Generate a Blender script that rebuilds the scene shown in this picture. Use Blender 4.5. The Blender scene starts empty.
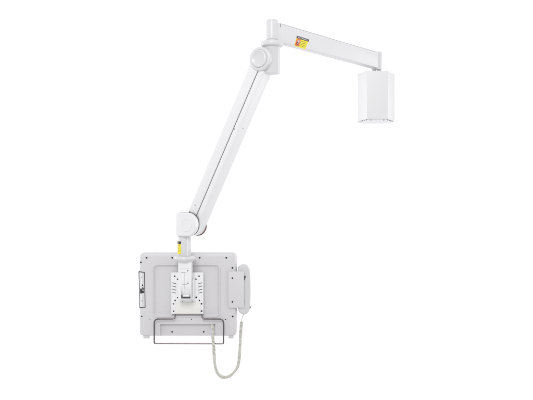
import bpy, bmesh, math, random
from mathutils import Vector, Matrix
random.seed(4)
R = math.radians
scn = bpy.context.scene
col = scn.collection

# ---------------------------------------------------------------- camera, light, exposure
D, F = 2.7, 750.0                       # distance to the monitor's back, focal length in photo pixels
cd = bpy.data.cameras.new('camera'); cam = bpy.data.objects.new('camera', cd); col.objects.link(cam)
cam.location = (0, -D, 0); cam.rotation_euler = (R(90), 0, 0)
cd.sensor_width = 36; cd.lens = F / 533 * 36; cd.clip_end = 200; cd.clip_start = 0.05
scn.camera = cam
w = bpy.data.worlds.new('World'); scn.world = w; w.use_nodes = True
bg = w.node_tree.nodes['Background']; bg.inputs['Color'].default_value = (0.985, 0.985, 1.0, 1)
bg.inputs['Strength'].default_value = 0.94
# white studio all round, dimmer straight ahead of the product where the photographer stands
wn, wl = w.node_tree.nodes, w.node_tree.links
tc = wn.new('ShaderNodeTexCoord'); sx = wn.new('ShaderNodeSeparateXYZ'); wl.new(tc.outputs['Generated'], sx.inputs[0])
mr = wn.new('ShaderNodeMapRange'); mr.interpolation_type = 'SMOOTHSTEP'
mr.inputs['From Min'].default_value = -0.45; mr.inputs['From Max'].default_value = -0.95
wl.new(sx.outputs['Y'], mr.inputs['Value'])
mx = wn.new('ShaderNodeMix'); mx.data_type = 'RGBA'; wl.new(mr.outputs[0], mx.inputs[0])
mx.inputs[6].default_value = (.99, .985, 1, 1); mx.inputs[7].default_value = (.72, .72, .725, 1); wl.new(mx.outputs[2], bg.inputs['Color'])
def area(name, loc, target, size, power, colr=(1, 1, 1)):
    l = bpy.data.lights.new(name, 'AREA'); l.shape = 'RECTANGLE'; l.size, l.size_y = size; l.energy = power; l.color = colr
    o = bpy.data.objects.new(name, l); col.objects.link(o); o.location = loc
    o.rotation_euler = (Vector(target) - Vector(loc)).to_track_quat('-Z', 'Y').to_euler()
    return o
area('key_softbox', (-0.5, -3.6, 2.0), (0, 0, 0.1), (1.2, 1.2), 50)
area('backdrop_lamp', (-4.6, 2.2, 0.0), (0.6, 5.5, -0.1), (1.2, 3.0), 98)
area('backdrop_lamp', (4.6, 2.2, 0.0), (-0.6, 5.5, -0.1), (1.2, 3.0), 98)
scn.view_settings.view_transform = 'Standard'; scn.view_settings.look = 'None'
scn.view_settings.exposure = 0.0; scn.view_settings.gamma = 1.0

def P(px, py, y):                        # photo measurement -> metres on the plane at depth y
    d = D + y
    return Vector(((px - 266.5) / F * d, y, (200 - py) / F * d))
def W(n, y=0.0): return n / F * (D + y)  # a length in photo pixels at depth y

# ---------------------------------------------------------------- materials
def mat(name, c, rough=0.4, metal=0.0, bump=0.0, scale=900, var=0.0, spec=0.5, coat=0.0):
    m = bpy.data.materials.new(name); m.use_nodes = True; nt = m.node_tree; N = nt.nodes
    b = N['Principled BSDF']; b.inputs['Roughness'].default_value = rough; b.inputs['Metallic'].default_value = metal
    b.inputs['Specular IOR Level'].default_value = spec; b.inputs['Coat Weight'].default_value = coat
    tc = N.new('ShaderNodeTexCoord')
    n = N.new('ShaderNodeTexNoise'); n.inputs['Scale'].default_value = 9; n.inputs['Detail'].default_value = 4
    nt.links.new(tc.outputs['Object'], n.inputs['Vector'])
    r = N.new('ShaderNodeMix'); r.data_type = 'RGBA'
    r.inputs[6].default_value = (*[max(0, v * (1 - var)) for v in c], 1); r.inputs[7].default_value = (*[min(1, v * (1 + var)) for v in c], 1)
    nt.links.new(n.outputs['Fac'], r.inputs[0]); nt.links.new(r.outputs[2], b.inputs['Base Color'])
    if bump:
        n2 = N.new('ShaderNodeTexNoise'); n2.inputs['Scale'].default_value = scale; n2.inputs['Detail'].default_value = 2
        nt.links.new(tc.outputs['Object'], n2.inputs['Vector'])
        bp = N.new('ShaderNodeBump'); bp.inputs['Strength'].default_value = bump; bp.inputs['Distance'].default_value = 0.0005
        nt.links.new(n2.outputs['Fac'], bp.inputs['Height']); nt.links.new(bp.outputs['Normal'], b.inputs['Normal'])
    return m
M = dict(
    white=mat('white_powder_coat', (.80, .80, .812), .40, bump=.25, scale=1100, var=.012),
    beam=mat('beam_powder_coat', (.735, .735, .742), .42, bump=.25, scale=1100, var=.012),
    white2=mat('white_moulded_plastic', (.69, .685, .70), .30, bump=.12, scale=700, var=.012),
    cover=mat('mount_cover_white', (.77, .77, .775), .45, bump=.1, var=.01),
    case=mat('light_grey_case_plastic', (.67, .66, .675), .42, bump=.5, scale=650, var=.02),
    handset=mat('handset_plastic', (.63, .63, .635), .34, bump=.15, scale=600, var=.015),
    plate=mat('plate_white', (.84, .84, .845), .38, bump=.2, var=.015),
    cream=mat('cream_label', (.82, .80, .76), .5, var=.01),
    gap=mat('dark_gap', (.16, .16, .165), .6), seam=mat('grey_seam', (.50, .50, .51), .5),
    brown=mat('brown_grey_washer', (.25, .165, .13), .45, var=.05),
    black=mat('black_screw', (.012, .012, .014), .4),
    grey=mat('grey_screw', (.35, .35, .36), .35, metal=.6),
    rod=mat('dark_chrome_rod', (.17, .155, .155), .22, metal=1.0, var=.03),
    frame=mat('charcoal_rubber_frame', (.10, .10, .105), .5),
    port=mat('port_plastic', (.03, .03, .035), .4),
    cord=mat('cream_cord', (.66, .645, .60), .45, var=.04),
    yellow=mat('label_yellow', (.85, .74, .03), .4, var=.03),
    lblack=mat('label_black', (.03, .03, .045), .4),
    red=mat('label_red', (.72, .13, .04), .4),
    orange=mat('label_orange', (.90, .38, .03), .4),
    lilac=mat('label_pale_figure', (.62, .50, .62), .5),
    ink=mat('label_ink', (.34, .27, .03), .5),
    glass=mat('screen_glass', (.01, .01, .012), .12),
    backdrop=mat('white_paper_backdrop', (.92, .92, .92), .9, var=.004, spec=.1),
)

# ---------------------------------------------------------------- object helpers
def empty(name, loc, label, cat):
    o = bpy.data.objects.new(name, None); col.objects.link(o); o.location = loc; o.empty_display_size = .05
    o['label'] = label; o['category'] = cat; return o
def build(name, bm, m, parent=None, bevel=0, seg=2, ang=35, label=None):
    bmesh.ops.remove_doubles(bm, verts=bm.verts, dist=1e-6)
    bmesh.ops.recalc_face_normals(bm, faces=bm.faces)
    if bevel:
        es = [e for e in bm.edges if len(e.link_faces) == 2 and e.calc_face_angle(0) > R(ang)]
        bmesh.ops.bevel(bm, geom=es, offset=bevel, segments=seg, profile=.5, affect='EDGES', clamp_overlap=True)
    org = Vector((0, 0, 0)); p = parent
    while p is not None: org += p.location; p = p.parent
    bmesh.ops.translate(bm, verts=bm.verts, vec=-org)
    me = bpy.data.meshes.new(name); bm.to_mesh(me); bm.free()
    for f in me.polygons: f.use_smooth = True
    me.set_sharp_from_angle(angle=R(38))
    me.materials.append(M[m]); o = bpy.data.objects.new(name, me); col.objects.link(o)
    if parent is not None: o.parent = parent
    if label: o['label'] = label
    return o
def basis(axis, up=Vector((0, 0, 1))):
    a = axis.normalized(); u = up.cross(a)
    if u.length < 1e-4: u = Vector((1, 0, 0)).cross(a)
    u.normalize(); return u, a.cross(u), a
def lathe(bm, prof, org, axis, n=48):    # prof: (radius, height along axis)
    u, v, a = basis(axis); rings = []
    for r, h in prof:
        if r < 1e-7: rings.append([bm.verts.new(org + a * h)])
        else: rings.append([bm.verts.new(org + a * h + u * r * math.cos(t) + v * r * math.sin(t)) for t in [2 * math.pi * i / n for i in range(n)]])
    for A, B in zip(rings, rings[1:]):
        for i in range(n):
            j = (i + 1) % n
            q = [A[i % len(A)], A[j % len(A)], B[j % len(B)], B[i % len(B)]]; s = []
            for k in q:
                if k not in s: s.append(k)
            if len(s) > 2: bm.faces.new(s)
    return bm
def cyl(bm, a, b, r, n=40, e=.0015):     # closed cylinder with softened rims
    L = (b - a).length
    prof = [(0, 0), (r - e, 0), (r - e * .3, e * .3), (r, e), (r, L - e), (r - e * .3, L - e * .3), (r - e, L), (0, L)]
    return lathe(bm, prof, a, b - a, n)
def prism(bm, pts, vec):                 # outline (world points) extruded along vec
    A = [bm.verts.new(p) for p in pts]; B = [bm.verts.new(p + vec) for p in pts]; n = len(pts)
    bm.faces.new(A); bm.faces.new(B[::-1])
    for i in range(n): bm.faces.new([A[i], A[(i + 1) % n], B[(i + 1) % n], B[i]])
    return bm
def obox(bm, c, ax, hs):                 # oriented box: centre, three axes, half sizes
    pts = [c + ax[0] * sx * hs[0] + ax[1] * sy * hs[1] - ax[2] * hs[2] for sx, sy in ((-1, -1), (1, -1), (1, 1), (-1, 1))]
    return prism(bm, pts, ax[2] * 2 * hs[2])
X, Y, Z = Vector((1, 0, 0)), Vector((0, 1, 0)), Vector((0, 0, 1))
def pxbox(bm, x0, y0, x1, y1, ya, yb):   # box: front rectangle measured in the photo at depth ya
    a = P(x0, y0, ya); b = P(x1, y1, ya)
    pts = [Vector((a.x, ya, a.z)), Vector((b.x, ya, a.z)), Vector((b.x, ya, b.z)), Vector((a.x, ya, b.z))]
    return prism(bm, pts, Y * (yb - ya))
def tube(bm, pts, r, n=8, cap=True):
    rings = []; t0 = (pts[1] - pts[0]).normalized(); u, v, _ = basis(t0)
    for i, p in enumerate(pts):
        t = (pts[min(i + 1, len(pts) - 1)] - pts[max(i - 1, 0)]).normalized()
        u = (u - t * u.dot(t)).normalized(); v = t.cross(u)
        rr = r[i] if isinstance(r, (list, tuple)) else r
        rings.append([bm.verts.new(p + u * rr * math.cos(a) + v * rr * math.sin(a)) for a in [2 * math.pi * k / n for k in range(n)]])
    for A, B in zip(rings, rings[1:]):
        for k in range(n): bm.faces.new([A[k], A[(k + 1) % n], B[(k + 1) % n], B[k]])
    if cap: bm.faces.new(rings[0][::-1]); bm.faces.new(rings[-1])
    return bm
def smooth_path(pts, per=10):            # Catmull-Rom
    out = []
    for i in range(len(pts) - 1):
        p0, p1, p2, p3 = pts[max(i - 1, 0)], pts[i], pts[i + 1], pts[min(i + 2, len(pts) - 1)]
        for k in range(per):
            t = k / per
            out.append(.5 * ((2 * p1) + (p2 - p0) * t + (2 * p0 - 5 * p1 + 4 * p2 - p3) * t * t + (3 * p1 - p0 - 3 * p2 + p3) * t ** 3))
    return out + [pts[-1]]
def fillet(pts, rad, n=7):               # polyline with rounded corners
    out = [pts[0]]
    for a, b, c in zip(pts, pts[1:], pts[2:]):
        r = min(rad, (a - b).length * .48, (c - b).length * .48)
        p, q = b + (a - b).normalized() * r, b + (c - b).normalized() * r
        for k in range(n + 1):
            t = k / n; out.append(p * (1 - t) ** 2 + b * 2 * t * (1 - t) + q * t * t)
    return out + [pts[-1]]
def rrect(x0, z0, x1, z1, r, n=7):
    out = []
    for cx, cz, a0 in ((x1 - r, z1 - r, 0), (x0 + r, z1 - r, 90), (x0 + r, z0 + r, 180), (x1 - r, z0 + r, 270)):
        for k in range(n + 1):
            a = R(a0 + 90 * k / n); out.append((cx + r * math.cos(a), cz + r * math.sin(a)))
    return out
def screw(p, r, parent, m='black', axis=-Y, h=.0012, name='screw'):
    bm = bmesh.new()
    lathe(bm, [(0, -.001), (r, -.001), (r, h * .5), (r * .7, h), (r * .3, h * .95), (r * .25, h * .3), (0, h * .3)], p, axis, 16)
    return build(name, bm, m, parent)

# ---------------------------------------------------------------- backdrop
bm = bmesh.new()
prof = [(3.2, -4.5), (3.9, -4.4), (4.6, -4.0), (5.1, -3.4), (5.4, -2.6), (5.5, -1.8), (5.5, 4.5)]   # a hanging sheet of studio paper
va = [bm.verts.new((-4.3, y, z)) for y, z in prof]; vb = [bm.verts.new((4.3, y, z)) for y, z in prof]
for i in range(len(prof) - 1): bm.faces.new([va[i], vb[i], vb[i + 1], va[i + 1]])
bd = build('backdrop', bm, 'backdrop'); bd['kind'] = 'structure'

# ================================================================ THE ARM
yU = -0.195
hubC = P(272.1, 60, yU); hx = hubC.x
arm = empty('articulated_support_arm', (0.435, 0.26, 0.51),
            'long white jointed support arm with a square cover box, carrying the monitor', 'support arm')
zt = lambda py, y: (200 - py) / F * (D + y)

# --- hub cylinder under the swivel disc
bm = bmesh.new(); zd0 = zt(45.3, yU - .03); zd1 = zt(41.2, yU); zhb = zt(73.2, yU - .02)
hub = Vector((hx, yU, 0)); rh = .0262
lathe(bm, [(0, zhb), (rh - .004, zhb), (rh - .0012, zhb + .0012), (rh, zhb + .004), (rh, zd0 - .012), (rh + .0012, zd0 - .010), (rh + .0012, zd0 + .001), (0, zd0 + .001)], hub, Z, 64)
hubo = build('hub', bm, 'white2', arm)
bm = bmesh.new(); rd = W(11.3, yU)
zm = (zd0 + zd1) / 2; hd = (zd1 - zd0) / 2
lathe(bm, [(0, zd0), (rd - .008, zd0), (rd - .004, zd0 + .0012), (rd - .0010, zd0 + .0038), (rd, zm - .001), (rd - .0004, zd1 - .0062), (rd - .0022, zd1 - .0032), (rd - .006, zd1 - .0008), (rd - .010, zd1), (0, zd1)], hub, Z, 72)
build('swivel_disc', bm, 'white2', arm)

# --- near post of the extension arm
rp = .0193; ztop = zt(20.0, yU)
bm = bmesh.new()
lathe(bm, [(0, zd1 + .001), (rp - .002, zd1 + .001), (rp - .002, zd1 + .004), (rp, zd1 + .0045), (rp, ztop - .004), (rp - .001, ztop - .0014), (rp - .004, ztop), (0, ztop)], hub, Z, 56)
build('post', bm, 'white2', arm)
# --- extension arm beam
yE = 0.262; end = Vector(((376.8 - 266.5) / F * (D + yE), yE, 0))
E = (end - hub); EL = E.length; E.normalize(); NF = Vector((E.y, -E.x, 0)).normalized()   # NF faces the camera side
zb0, zb1 = zd1 - .0005, zt(24.1, yU + .02)
ztop_e = zt(52.2, yE - .02)
th = .0155
bm = bmesh.new()
a = hub + E * .012; b = hub + E * (EL - .008)
pr = []
cs = [(-th, zb0), (th, zb0), (th, zb1), (-th, zb1)]
cs_e = [(-th, zt(67.7, yE - .03)), (th, zt(67.7, yE - .03)), (th, ztop_e), (-th, ztop_e)]
A_ = [bm.verts.new(a + NF * s + Z * z) for s, z in cs]; B_ = [bm.verts.new(b + NF * s + Z * z) for s, z in cs_e]
bm.faces.new(A_); bm.faces.new(B_[::-1])
for i in range(4): bm.faces.new([A_[i], A_[(i + 1) % 4], B_[(i + 1) % 4], B_[i]])
ext = build('extension_beam', bm, 'beam', arm, bevel=.0028, seg=3)
# cap strip lines on the beam: thin top trim and the dark slot beside the post
bm = bmesh.new()
obox(bm, hub + E * .0232 + NF * (th - .0002) + Z * (zb1 - .0075), (E, NF, Z), (.0011, .0008, .0062)); build('slot', bm, 'gap', ext)
bm = bmesh.new(); z0 = (zb1 + ztop_e) / 2
pts = [a + E * .02 + NF * (th - .0006) + Z * (zb1 - .0016), b - E * .02 + NF * (th - .0006) + Z * (ztop_e - .0016)]
tube(bm, pts, .0012, 8); build('top_trim', bm, 'seam', ext)
# --- far post
zc0, zc1 = zt(70.3, yE), zt(52.3, yE); rq = W(5.05, yE)
bm = bmesh.new()
lathe(bm, [(0, zc0), (rq - .002, zc0), (rq, zc0 + .002), (rq, zc1 - .003), (rq - .001, zc1 - .001), (rq - .003, zc1), (0, zc1)], end, Z, 48)
build('post', bm, 'white2', arm)
bm = bmesh.new(); cyl(bm, end + Z * .499, end + Z * (zc0 + .001), rq * .8, 32, .0005); build('swivel_washer', bm, 'grey', arm)
# --- mount cover box, turned a little so that its left side shows
bt, bb = .4935, .3085
out = [(.383, .160), (.463, .162), (.5012, .236), (.5012, .300), (.480, .335), (.385, .335), (.366, .300), (.3572, .236)]
bm = bmesh.new(); prism(bm, [Vector((x, y, bb)) for x, y in out], Z * (bt - bb))
# hollow underside
cov = build('mount_cover', bm, 'cover', arm, bevel=.0022, seg=3)
bcx, bcy = .430, .246
bm = bmesh.new(); prism(bm, [Vector((bcx + (x - bcx) * .9, bcy + (y - bcy) * .9, bb - .0012)) for x, y in out], Z * .0014); build('bottom_plate', bm, 'white', cov)
pins = []
for (p, q), n_ in zip(((out[7], out[0]), (out[0], out[1]), (out[1], out[2])), (4, 3, 4)):
    for k in range(n_):
        t = (k + .5) / n_; pins.append((p[0] * (1 - t) + q[0] * t, p[1] * (1 - t) + q[1] * t))
for k, (x, y) in enumerate(pins):
    x, y = bcx + (x - bcx) * .93, bcy + (y - bcy) * .93
    hgt = .0062 if 4 <= k < 7 else .0030 + .001 * (k % 2)
    if k == 5: continue
    bm = bmesh.new(); cyl(bm, Vector((x, y, bb - hgt)), Vector((x, y, bb + .0004)), .0020, 12, .0004); build('foot_pin', bm, 'seam' if k in (0, 4, 6) else 'grey', cov)

# --- spring arm
AX = Vector((-.5, -.8660, 0)); H = Vector((.8660, -.5, 0))       # joint axis (to the camera, a little left); arm's vertical plane
JU = Vector((-.0062, yU + .006, zt(60.0, yU)))
JL = Vector((-.2535, -.047, -.0855))
H = Vector((JU.x - JL.x, JU.y - JL.y, 0)); H.normalize(); AX = Vector((H.y, -H.x, 0))
if AX.y > 0: AX = -AX
LV = JU - JL; LL = LV.length; U = LV.normalized(); NL = U.cross(AX)
if NL.z > 0: NL = -NL                                             # towards the lower right
hW = .0300; hT = .0290
def armbox(bm, l0, l1, n0, n1, t0, t1):
    pts = [JL + U * l0 + NL * n0 + AX * t0, JL + U * l0 + NL * n1 + AX * t0, JL + U * l0 + NL * n1 + AX * t1, JL + U * l0 + NL * n0 + AX * t1]
    return prism(bm, pts, U * (l1 - l0))
bm = bmesh.new(); armbox(bm, .0, LL, -hW + .003, hW - .004, -hT + .003, hT - .003)
sp = build('spring_arm', bm, 'gap', arm, bevel=.001)
split = hW * (-1 + 2 * .625)
bm = bmesh.new(); armbox(bm, .038, LL - .004, -hW, split, -hT, hT); build('arm_cover', bm, 'white', sp, bevel=.0035, seg=3)
bm = bmesh.new(); armbox(bm, -.003, LL - .030, split + .0017, hW, -hT + .001, hT - .0015); build('arm_cover', bm, 'white', sp, bevel=.0035, seg=3)
for l, n in ((.07, -.012), (LL * .60, split + .0065)):
    screw(JL + U * l + NL * n + AX * (hT + (.0002 if n < 0 else -.0014)), .0020, sp, 'grey', AX)
screw(JL + U * (LL * .62) + NL * (hW + .0002) + AX * .006, .0018, sp, 'grey', NL)
# upper knuckle
bm = bmesh.new(); ru = .0395
lathe(bm, [(0, -hT - .003), (ru - .005, -hT - .003), (ru, -hT + .002), (ru, hT + .001), (ru - .001, hT + .0045), (ru - .004, hT + .0065), (.0305, hT + .0068), (.0298, hT + .0056), (0, hT + .0056)], JU, AX, 72)
kn = build('upper_joint', bm, 'white2', arm)
bm = bmesh.new(); t = hT + .0046
lathe(bm, [(0, t + .0012), (.010, t + .0014), (.018, t + .0030), (.0215, t + .0050), (.0250, t + .0068), (.0278, t + .0062), (.0290, t + .0040), (.0294, t)], JU, AX, 64)
build('joint_cap', bm, 'white2', kn)
bm = bmesh.new()                                                  # clevis joining knuckle and hub
c = (JU + hub) / 2; dz = (JU.z + zhb) / 2
obox(bm, Vector(((JU.x + hx) / 2 - .002, yU + .006, (zhb + .0005 + JU.z + .034) / 2)), (X, Y, Z), (.030, .0225, (JU.z + .034 - zhb) / 2))
build('hub_bracket', bm, 'white2', arm, bevel=.006, seg=4)
bm = bmesh.new(); c = JU - AX * (hT + .003); lathe(bm, [(.028, 0), (.030, -.006), (.026, -.009), (0, -.009)], c, AX, 48); build('joint_cap', bm, 'white2', kn)

# lower joint: dark washer, round housing plates either side of the arm, square shoulder over the post
def dshape(rad, left, tt, drop=0):
    pts = []
    for k in range(25):
        a = R(-90 + 180 * k / 24); pts.append(JL + H * rad * math.cos(a) + Z * (rad * math.sin(a) + drop) + AX * tt)
    rc = .007
    for cx, cz, a0 in ((left + rc, rad - rc, 90), (left + rc, -rad + rc, 180)):
        for k in range(6):
            a = R(a0 + 90 * k / 5); pts.append(JL + H * (cx + rc * math.cos(a)) + Z * (cz + rc * math.sin(a) + drop) + AX * tt)
    return pts
rl = .0415
bm = bmesh.new(); prism(bm, dshape(rl, -.0455, hT + .0035), AX * .020)
lj = build('lower_joint', bm, 'white', arm, bevel=.0045, seg=4)
bm = bmesh.new(); prism(bm, dshape(rl + .0002, -.0452, hT + .0012, .0008), AX * .0030); build('washer', bm, 'gap', lj)
bm = bmesh.new(); t = hT + .0235
lathe(bm, [(.0245, t - .002), (.0243, t + .0008), (.0225, t + .0018), (.0195, t + .0014), (.0185, t + .0004), (0, t + .0002)], JL, AX, 56); build('joint_cap', bm, 'white', lj)
bm = bmesh.new(); prism(bm, [p - H * .012 - Z * .003 for p in dshape(rl - .008, -.0300, -hT - .0035)], -AX * .010); build('rear_plate', bm, 'white2', lj, bevel=.003, seg=3)
bm = bmesh.new(); JR = JL - H * .008 - Z * .004; lathe(bm, [(0, -hT - .004), (.0375, -hT - .004), (.0385, -hT - .002), (.0385, -hT + .001), (0, -hT + .001)], JR, AX, 64); build('washer', bm, 'brown', lj)
bm = bmesh.new(); lathe(bm, [(0, -hT), (.034, -hT), (.0355, -hT + .002), (.0355, hT - .001), (0, hT - .001)], JR, AX, 56); build('knuckle', bm, 'white', lj)
# shoulder block behind the front plate (between plates, left of the arm)
yP = -.050; post = Vector(((184.5 - 266.5) / F * (D + yP), yP, 0)); rP = W(6.75, yP)
bm = bmesh.new(); obox(bm, JL - H * .030 - AX * .004 + Z * (-.0285), (H, AX, Z), (.0125, .030, .0125)); build('shoulder', bm, 'white2', lj, bevel=.004, seg=3)
# lower post
zl0, zl1 = zt(256.6, yP - .03), JL.z - rl + .004
bm = bmesh.new(); cyl(bm, post + Z * (zl0 - .004), post + Z * zl1, rP, 56, .001)
lp = build('post', bm, 'white2', arm)
bm = bmesh.new()                                                  # highlight down the post, built as a narrow raised strip in paler white
t = post + Vector((.0125, -rP + .0045, 0)); obox(bm, t + Z * ((zl0 + zl1 - .006) / 2), (X, Y, Z), (.0022, .0035, (zl1 - zl0) / 2 - .003)); build('highlight_strip', bm, 'plate', lp, bevel=.0012)
# collar flange
rf = W(11.1, yP); zc_t, zc_b = zl0, zt(261.9, yP - .04)
bm = bmesh.new(); hh = zc_t - zc_b
lathe(bm, [(0, zc_b), (rf - .009, zc_b), (rf - .003, zc_b + hh * .2), (rf, zc_b + hh * .55), (rf - .0015, zc_b + hh * .85), (rf - .004, zc_t), (0, zc_t)], post, Z, 64)
build('collar', bm, 'white2', arm)
# neck column in front of the mounting plate
yN = -.068
x0, x1 = P(178.1, 0, yN).x, P(191.3, 0, yN).x; zn0 = zt(299.6, yN); zn1 = zc_b + .002
pk = (P(181.0, 0, yN).x, P(190.6, 0, yN).x, zt(298.6, yN), zt(288.5, yN))
bm = bmesh.new(); prism(bm, [Vector((x0, yN, zn0)), Vector((x1, yN, zn0)), Vector((x1, yN, zn1)), Vector((x0, yN, zn1))], Y * .054)
neck = build('neck_column', bm, 'plate', arm, bevel=.0035, seg=3)
def cut(o, pts, vec):                                             # subtract a prism from a part
    b2 = bmesh.new(); prism(b2, pts, vec); bmesh.ops.recalc_face_normals(b2, faces=b2.faces)
    org = Vector((0, 0, 0)); p = o
    while p is not None: org += p.location; p = p.parent
    bmesh.ops.translate(b2, verts=b2.verts, vec=-org)
    me = bpy.data.meshes.new('cutter'); b2.to_mesh(me); b2.free(); c = bpy.data.objects.new('cutter', me); col.objects.link(c)
    c.parent = o.parent
    md = o.modifiers.new('cut', 'BOOLEAN'); md.object = c; md.operation = 'DIFFERENCE'; md.solver = 'EXACT'
    bpy.context.view_layer.update(); dg = bpy.context.evaluated_depsgraph_get()
    nm = bpy.data.meshes.new_from_object(o.evaluated_get(dg)); o.modifiers.clear(); old = o.data; o.data = nm
    for f in nm.polygons: f.use_smooth = True
    nm.set_sharp_from_angle(angle=R(30)); bpy.data.meshes.remove(old); bpy.data.objects.remove(c); bpy.data.meshes.remove(me)
cut(neck, [Vector((pk[0], yN - .001, pk[2])), Vector((pk[0], yN + .018, pk[2])), Vector((pk[0], yN - .001, pk[3] + .012))], X * (pk[1] - pk[0]))
bm = bmesh.new(); obox(bm, Vector(((pk[0] + pk[1]) / 2, yN + .012, pk[2] + .0012)), (X, Y, Z), ((pk[1] - pk[0]) / 2, .012, .0009)); build('pocket_dark_bar', bm, 'gap', neck)  # dark bar along the bottom of the pocket
bm = bmesh.new(); obox(bm, Vector((pk[0] + .0012, yN + .006, pk[2] + .007)), (X, Y, Z), (.0010, .006, .005)); build('pocket_dark_bar', bm, 'gap', neck)  # dark bar up the left side of the pocket
bm = bmesh.new(); cyl(bm, Vector((pk[0] + .006, yN + .010, pk[2] + .008)), Vector((pk[1] - .005, yN + .010, pk[2] + .008)), .0045, 24, .0006); build('pivot_pin', bm, 'plate', neck)
for (xa, ya, xb, yb) in ((180.2, 268.9, 190.2, 268.5), (181, 272.4, 186, 272.4), (182, 284.4, 187, 284.4)):
    bm = bmesh.new(); pxbox(bm, xa, ya - .18, xb, yb + .18, yN - .0004, yN + .002); build('seam', bm, 'grey', neck)
bm = bmesh.new(); pxbox(bm, 184.5, 273, 184.7, 289, yN - .0004, yN + .002); build('seam', bm, 'seam', neck)
for (xa, ya) in ((187.7, 270.7), (187.9, 283.2)): screw(P(xa, ya, yN), .0024, neck, 'grey')
yC = -.046
for xa, xb in ((192.2, 193.6),):
    bm = bmesh.new(); pxbox(bm, xa, 279.5, xb, 299.2, yC, -.011); build('cheek', bm, 'plate', neck, bevel=.001)
bm = bmesh.new(); pxbox(bm, 191.2, 288, 192.3, 296, -.040, -.030); build('pivot_pin', bm, 'grey', neck)

# --- warning labels
def sticker(quad, n, parent, header=.22, art=True, rows=4, label=None):
    """quad: TL,TR,BR,BL world points on the surface, n outward normal"""
    TL, TR, BR, BL = quad
    def q(u0, v0, u1, v1, lift, mt, name):
        f = lambda u, v: (TL * (1 - u) + TR * u) * (1 - v) + (BL * (1 - u) + BR * u) * v + n * lift
        bm = bmesh.new(); prism(bm, [f(u0, v0), f(u1, v0), f(u1, v1), f(u0, v1)], -n * .0004); return bm
    o = build('warning_label', q(0, 0, 1, 1, .0006, 'yellow', ''), 'yellow', parent, label=label)
    build('header_band', q(0, 0, 1, header, .0009, '', ''), 'lblack', o)
    bmk = bmesh.new()
    for k in range(8):
        if art:
            u = .12 + k * .10; bb_ = q(u, header * .32, u + .055, header * .72, .0011, '', '')
            me = bpy.data.meshes.new('t'); bb_.to_mesh(me); bb_.free(); bmk.from_mesh(me); bpy.data.meshes.remove(me)
    if art: build('header_marks', bmk, 'cream', o)
    else: bmk.free()
    bmk = bmesh.new()
    for r_ in range(rows):
        v = header + .12 + r_ * (1 - header - .16) / rows; u = .40 if art else .2
        while u < .88:
            wv = random.uniform(.05, .12); bb_ = q(u, v, min(u + wv, .92), v + (.06 if art else .05), .0009, '', '')
            me = bpy.data.meshes.new('t'); bb_.to_mesh(me); bb_.free(); bmk.from_mesh(me); bpy.data.meshes.remove(me); u += wv + .035
    build('text_lines', bmk, 'ink', o)
    if art:
        build('pictogram_panel', q(.03, header + .02, .37, .93, .0009, '', ''), 'red', o)
        build('pictogram_edge', q(.04, header + .03, .14, .45, .0012, '', ''), 'orange', o)
        build('pictogram_figure', q(.15, header + .16, .31, .62, .0012, '', ''), 'lilac', o)
        build('pictogram_hand', q(.12, header + .36, .24, .80, .0014, '', ''), 'lblack', o)
        build('pictogram_figure', q(.15, header + .44, .21, .72, .0016, '', ''), 'lilac', o)
    return o
def on_plane(px, py, p0, n):             # where the photo shows a point of the flat face through p0
    o = Vector((0, -D, 0)); d = Vector(((px - 266.5) / F, 1, (200 - py) / F)); t = (p0 - o).dot(n) / d.dot(n); return o + d * t
fp = hub + NF * th
sticker([on_plane(x, y, fp, NF) for x, y in ((297.0, 35.9), (309.1, 39.7), (305.0, 49.3), (294.2, 46.0))], NF, ext)
def post_sticker():                       # yellow strip wrapped round the left flank of the lower post
    za, zb_ = zt(241.2, yP - .01), zt(254.0, yP - .01)
    def band(z1, z0, lift, m, name, par, a0=R(176), a1=R(246), n=12):
        bm = bmesh.new()
        for k in range(n + 1):
            a = a0 + (a1 - a0) * k / n
            for z in (z0, z1):
                for rr in (rP + lift, rP + lift - .0004): bm.verts.new((post.x + rr * math.cos(a), post.y + rr * math.sin(a), z))
        bm.verts.ensure_lookup_table(); v = bm.verts
        for k in range(n):
            i, j = 4 * k, 4 * k + 4
            for s in ((0, 2), (1, 3), (0, 1), (2, 3)): bm.faces.new([v[i + s[0]], v[i + s[1]], v[j + s[1]], v[j + s[0]]])
        for i in (0, 4 * n): bm.faces.new([v[i], v[i + 1], v[i + 3], v[i + 2]])
        return build(name, bm, m, par)
    o = band(za, zb_, .0006, 'yellow', 'warning_label', lp)
    band(za, za - (za - zb_) * .22, .0009, 'lblack', 'header_band', o)
    for k in range(5):
        z = za - (za - zb_) * (.32 + k * .12); band(z, z - .0016, .0009, 'ink', 'text_line', o, R(205 + (k % 2) * 8), R(232 - (k % 3) * 4), 5)
post_sticker()

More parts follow.
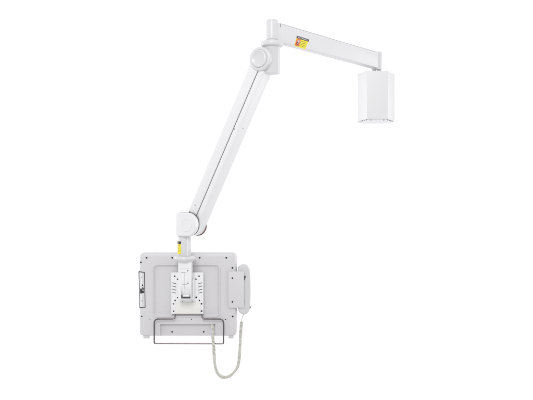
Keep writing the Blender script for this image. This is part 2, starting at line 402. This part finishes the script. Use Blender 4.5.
# ================================================================ THE MONITOR (seen from behind)
mon = empty('monitor', (P(187.7, 0, 0).x, .02, P(0, 338, 0).z), 'light grey flat monitor seen from behind, hung on the lower end of the white arm', 'monitor')
k0 = W(1)
def L(x0, y0, x1, y1, ins, r, y):        # rounded rectangle loop in photo units
    a = P(x0 + ins, y1 - ins, 0); b = P(x1 - ins, y0 + ins, 0)
    return [Vector((x, y, z)) for x, z in rrect(a.x, a.z, b.x, b.z, max(r, .4) * k0)]
O = (139.1, 252.8, 236.5, 336.4); I = (153.3, 264.8, 219.5, 316.3)
loops = [L(*O, 1.2, 3.5, .047), L(*O, .3, 4, .044), L(*O, 0, 4.2, .035), L(*O, 0, 4.2, .013), L(*O, .35, 4.4, .007), L(*O, 1.1, 4.4, .0028), L(*O, 2.6, 4.2, .0006), L(*O, 4.0, 4.0, 0),
         L(*I, -1.2, 4.8, 0), L(*I, -.7, 4.3, -.0026), L(*I, .1, 3.9, -.0026), L(*I, .9, 3.2, .0030), L(*I, 2.2, 2.6, .0062), L(*I, 6, 1.5, .0062)]
bm = bmesh.new(); rings = [[bm.verts.new(p) for p in lp_] for lp_ in loops]
for A_, B_ in zip(rings, rings[1:]):
    n = len(A_)
    for i in range(n): bm.faces.new([A_[i], A_[(i + 1) % n], B_[(i + 1) % n], B_[i]])
bm.faces.new(rings[0]); bm.faces.new(rings[-1])
shell = build('rear_shell', bm, 'case', mon)
a, b = P(160.2, 340, 0), P(215.2, 323.9, 0)
cut(shell, [Vector((a.x, -.02, a.z)), Vector((b.x, -.02, a.z)), Vector((b.x, -.02, b.z)), Vector((a.x, -.02, b.z))], Y * .034)
bm = bmesh.new(); a, b = P(146, 330, 0), P(230, 259, 0)
obox(bm, Vector(((a.x + b.x) / 2, .0472, (a.z + b.z) / 2)), (X, Z, Y), ((b.x - a.x) / 2, (b.z - a.z) / 2, .0008)); build('screen', bm, 'glass', mon)
for xa, xb in ((143.2, 149.2), (228.3, 233.4)):
    bm = bmesh.new(); pxbox(bm, xa, 333, xb, 338.4, .008, .03); build('foot', bm, 'case', mon, bevel=.0015)
for x, y, r in ((146.6, 257.7, .0030), (140.9, 262.3, .0028), (172.2, 257.8, .0028), (199.7, 257.7, .0030), (226.3, 257.8, .0030), (232.4, 267.8, .0030),
                (141.9, 316.3, .0030), (232.7, 316.4, .0030)):
    yy = .0016 if x < 142 else .0002
    bm = bmesh.new(); lathe(bm, [(0, 0), (r * 1.55, 0), (r * 1.55, .0006), (r * 1.2, .0008), (r, .0002), (0, .0002)], P(x, y, yy), -Y, 20); bz = build('screw_boss', bm, 'white2', mon)
    screw(P(x, y, yy - .0004), r * 1.02, mon)
for x, y in ((149.9, 319), (191.6, 319.2), (225.6, 319.4)): screw(P(x, y, 0), .0018, mon, 'black' if x > 160 else 'grey')
for x, y in ((172.1, 331.8), (203.7, 331.8)): screw(P(x, y, .014), .0029, mon)
# side connector panel
def quad_frame(bm, o, i, y0, y1):
    n = 4; vo = [bm.verts.new(p) for p in o]; vi = [bm.verts.new(p) for p in i]
    wo = [bm.verts.new(p + Y * (y1 - y0)) for p in o]; wi = [bm.verts.new(p + Y * (y1 - y0)) for p in i]
    for k in range(n):
        j = (k + 1) % n
        bm.faces.new([vo[k], vo[j], vi[j], vi[k]]); bm.faces.new([wo[k], wo[j], wi[j], wi[k]])
        bm.faces.new([vo[k], vo[j], wo[j], wo[k]]); bm.faces.new([vi[k], vi[j], wi[j], wi[k]])
yF = -.0010
qo = [(138.5, 271.3), (144.7, 272.0), (145.5, 307.6), (139.4, 307.9)]; qi = [(139.15, 272.2), (144.0, 272.8), (144.75, 306.8), (140.0, 307.0)]
bm = bmesh.new(); quad_frame(bm, [P(x, y, yF) for x, y in qo], [P(x, y, yF) for x, y in qi], yF, .012)
pf = build('port_panel', bm, 'frame', mon, bevel=.0004)
bm = bmesh.new(); prism(bm, [P(x, y, .0004) for x, y in qi], Y * .006); build('panel_face', bm, 'white', pf)
for x, y, m_, r in ((141.5, 277.4, 'grey', .0016), (142.2, 300.9, 'grey', .0016), (142.6, 285.2, 'black', .0028)): screw(P(x, y, .0004), r, pf, m_)
for x0_, y0_, x1_, y1_, m_ in ((140.1, 288.6, 141.9, 293.4, 'port'), (142.2, 288.0, 144.0, 289.6, 'frame'), (142.0, 290.6, 143.9, 292.9, 'port')):
    bm = bmesh.new(); pxbox(bm, x0_, y0_, x1_, y1_, -.0018, .003); build('connector', bm, m_, pf, bevel=.0004)
bm = bmesh.new(); pxbox(bm, 141.9, 286.8, 143.3, 288.3, -.001, .003); build('connector', bm, 'grey', pf, bevel=.0004)

# mounting plate
yV = -.0115
bm = bmesh.new(); pxbox(bm, 171.2, 272.5, 203.4, 313.9, yV, .001); plate = build('mounting_plate', bm, 'plate', mon, bevel=.0012)
bm = bmesh.new(); pxbox(bm, 175.4, 302.9, 200.2, 313.7, yV - .004, yV + .001); build('cover_block', bm, 'cream', plate, bevel=.0012)
for x, y, r in ((174.7, 276.1, .0027), (177.6, 279.1, .0026), (199.1, 276.1, .0027), (196.0, 279.1, .0026), (177.7, 297.6, .0025), (196.3, 297.3, .0031),
                (175.1, 300.4, .0027), (199.5, 300.4, .0026), (173.4, 303.8, .0024), (201.6, 303.7, .0029), (173.6, 311.1, .0024), (201.6, 311.0, .0030)):
    screw(P(x, y, yV), r, plate)
for x, y in ((182.3, 301.5), (192.3, 301.5)): screw(P(x, y, yV), .0018, plate, 'grey')
for k in range(4):
    for s in (-1, 1):
        yc = 283.0 + k * 3.2; xa, xb = (172.4, 176.1) if s < 0 else (202.2, 198.5)
        p, q = P(xa, yc + (-.35 if k < 3 else -.1), yV), P(xb, yc + (.75 if k < 3 else .35), yV); u = (q - p).normalized()
        bm = bmesh.new(); obox(bm, (p + q) / 2 - Y * .0001, (u, Y, u.cross(Y)), ((q - p).length / 2, .0006, .00115)); build('vent_slot', bm, 'gap', plate)

# carrying handle: bent rod below the plate
hp = [(174.9, 312.5, -.006), (174.9, 318.8, -.014), (154.2, 318.9, -.016), (154.2, 343.4, -.030), (223.6, 343.6, -.030), (223.6, 318.9, -.016), (202.3, 318.9, -.014), (202.3, 312.5, -.006)]
path = [P(*p) for p in hp]
b_ = [path[0]]
rad = [0, .010, .017, .006, .006, .017, .010, 0]
pts = [path[0]]
for i in range(1, 7):
    f = fillet([path[i - 1], path[i], path[i + 1]], rad[i], 9); pts += f[1:-1]
pts.append(path[-1])
cl = [pts[0]]
for p in pts[1:]:
    if (p - cl[-1]).length > 5e-4: cl.append(p)
bm = bmesh.new(); tube(bm, cl, .0027, 14); build('handle', bm, 'rod', mon, label='bent dark chrome rod handle under the plate')

# handset cradle on the right edge
bm = bmesh.new(); pxbox(bm, 228.4, 271.5, 244.0, 307.7, -.010, -.0005); cr = build('handset_cradle', bm, 'case', mon, bevel=.0012)
bm = bmesh.new(); pxbox(bm, 229.5, 307.0, 250.9, 308.1, -.0035, .030); build('shelf', bm, 'case', cr, bevel=.0008)
for y in (278.0, 301.8): screw(P(232.4, y, -.010), .0030, cr)
screw(P(250.2, 307.7, -.0035), .0022, cr, 'frame')

# ================================================================ THE HANDSET
hs = empty('telephone_handset', (P(244, 0, .02).x, .02, P(0, 313, .02).z), 'pale grey telephone handset with coiled cord, clipped upright at the monitor edge', 'handset')
ctl = [(238.0, 271.6), (238.3, 267.6), (240.6, 265.0), (243.8, 264.2), (247.0, 265.2), (249.2, 268.2), (250.2, 273), (250.6, 282), (250.7, 292), (250.5, 302), (249.9, 308.3),
       (248.3, 311.6), (245.4, 313.5), (242.4, 313.4), (239.6, 311.6), (238.2, 308.4), (238.2, 306.0), (241.4, 305.0), (243.8, 302), (243.2, 296), (243.2, 284), (243.0, 277), (241.6, 273.4)]
cp = [P(x, y, .020) for x, y in ctl]; n = len(cp); sm = []
for i in range(n):
    p0, p1, p2, p3 = cp[i - 1], cp[i], cp[(i + 1) % n], cp[(i + 2) % n]
    for k in range(4):
        t = k / 4; sm.append(.5 * ((2 * p1) + (p2 - p0) * t + (2 * p0 - 5 * p1 + 4 * p2 - p3) * t * t + (3 * p1 - p0 - 3 * p2 + p3) * t ** 3))
# rounded cross-section: the outline shrinks towards both flanks
def shrink(pts, d):
    m_ = len(pts); o = []
    for i in range(m_):
        t = (pts[(i + 1) % m_] - pts[i - 1]).normalized(); nrm = Vector((t.z, 0, -t.x)); o.append(pts[i] + nrm * d)
    return o
sg = 1.0
ar = sum(sm[i].x * sm[(i + 1) % len(sm)].z - sm[(i + 1) % len(sm)].x * sm[i].z for i in range(len(sm)))
sg = -1.0 if ar > 0 else 1.0
bm = bmesh.new(); rr = .0065; rings = []
ht = .024
for sgn in (-1, 1):
    seq = [R(a) for a in (90, 72, 54, 36, 18, 0)]; seq = seq if sgn < 0 else seq[::-1]
    for a in seq:
        d = rr * (1 - math.cos(a)); yy = sgn * (ht - rr + rr * math.sin(a))
        rings.append([bm.verts.new(p + Y * yy) for p in shrink(sm, sg * d)])
for A_, B_ in zip(rings, rings[1:]):
    m_ = len(A_)
    for i in range(m_): bm.faces.new([A_[i], A_[(i + 1) % m_], B_[(i + 1) % m_], B_[i]])
bm.faces.new(rings[0]); bm.faces.new(rings[-1])
hb = build('handset_body', bm, 'handset', hs)
bm = bmesh.new(); pxbox(bm, 244.4, 275.9, 245.5, 278.0, -.0075, .01); build('hook_button', bm, 'black', hs, bevel=.0006)
bm = bmesh.new(); pxbox(bm, 244.3, 278.3, 244.9, 280.0, -.0060, .01); build('hook_button', bm, 'frame', hs, bevel=.0004)
bm = bmesh.new(); p = P(242.0, 271.0, .020); lathe(bm, [(0, 0), (.012, 0), (.012, .004), (.009, .006), (0, .006)], P(238.4, 269.5, .020) + X * .004, -X, 32); build('earpiece', bm, 'handset', hs)

# cord
q0 = [P(243.9, 312.6, .018), P(243.0, 315.8, .016), (P(242.0, 318.6, .012)), P(241.4, 322.2, .008)]
bm = bmesh.new(); tube(bm, smooth_path(q0, 8), .0016, 8); lead = build('cord_lead', bm, 'cord', hs)
cpth = [(241.6, 321.6, .006), (240.9, 331, 0), (240.4, 341, -.012), (239.7, 352, -.022), (238.9, 361, -.03), (236.9, 368, -.034), (231.5, 374.6, -.038), (225.6, 377.2, -.04), (220.2, 376.0, -.042),
        (216.6, 371.2, -.044), (214.9, 364.5, -.046), (214.1, 355, -.047), (213.4, 344, -.047), (212.8, 335, -.038), (212.4, 328, -.020)]
pp = smooth_path([P(*p) for p in cpth], 40)
# resample by arc length
seg = [0]
for a, b in zip(pp, pp[1:]): seg.append(seg[-1] + (b - a).length)
tot = seg[-1]
def at(s):
    s = max(0, min(tot, s)); lo, hi = 0, len(seg) - 1
    while hi - lo > 1:
        m_ = (lo + hi) // 2
        if seg[m_] <= s: lo = m_
        else: hi = m_
    t = (s - seg[lo]) / max(1e-9, seg[hi] - seg[lo]); return pp[lo].lerp(pp[hi], t)
# parallel-transported frame along the path, coil wound round it
ns = 1800; u = None; hel = []
pitch = .0043; ph = 0
for i in range(ns + 1):
    s = tot * i / ns; c = at(s); t = (at(s + .002) - at(s - .002)).normalized()
    if u is None: u, _, _ = basis(t)
    u = (u - t * u.dot(t)).normalized(); v = t.cross(u)
    loc = pitch * (1 + .10 * math.sin(s * 38) + .09 * math.sin(s * 95 + 1) + .05 * math.sin(s * 240)); ph += 2 * math.pi * (tot / ns) / loc
    r = .0043 + .0005 * math.sin(s * 61) + .0003 * math.sin(s * 170)
    hel.append(c + u * r * math.cos(ph) + v * r * math.sin(ph))
bm = bmesh.new(); tube(bm, hel, .0019, 8); build('coiled_cord', bm, 'cord', hs)
bm = bmesh.new(); tube(bm, pp[::8], .0030, 8); build('cord_core', bm, 'cord', hs)
e0 = P(212.2, 325.2, .004); e1 = P(212.35, 329.0, -.024)
bm = bmesh.new(); tube(bm, smooth_path([P(212.0, 324.6, .013), P(212.1, 325.6, -.006), P(212.3, 328.5, -.020), P(212.6, 333, -.033)], 6), [.0058] * 12 + [.0050] * 7, 14); build('cord_plug', bm, 'cord', hs)
screw(P(212.3, 328.2, -.0265), .0014, hs, 'grey')
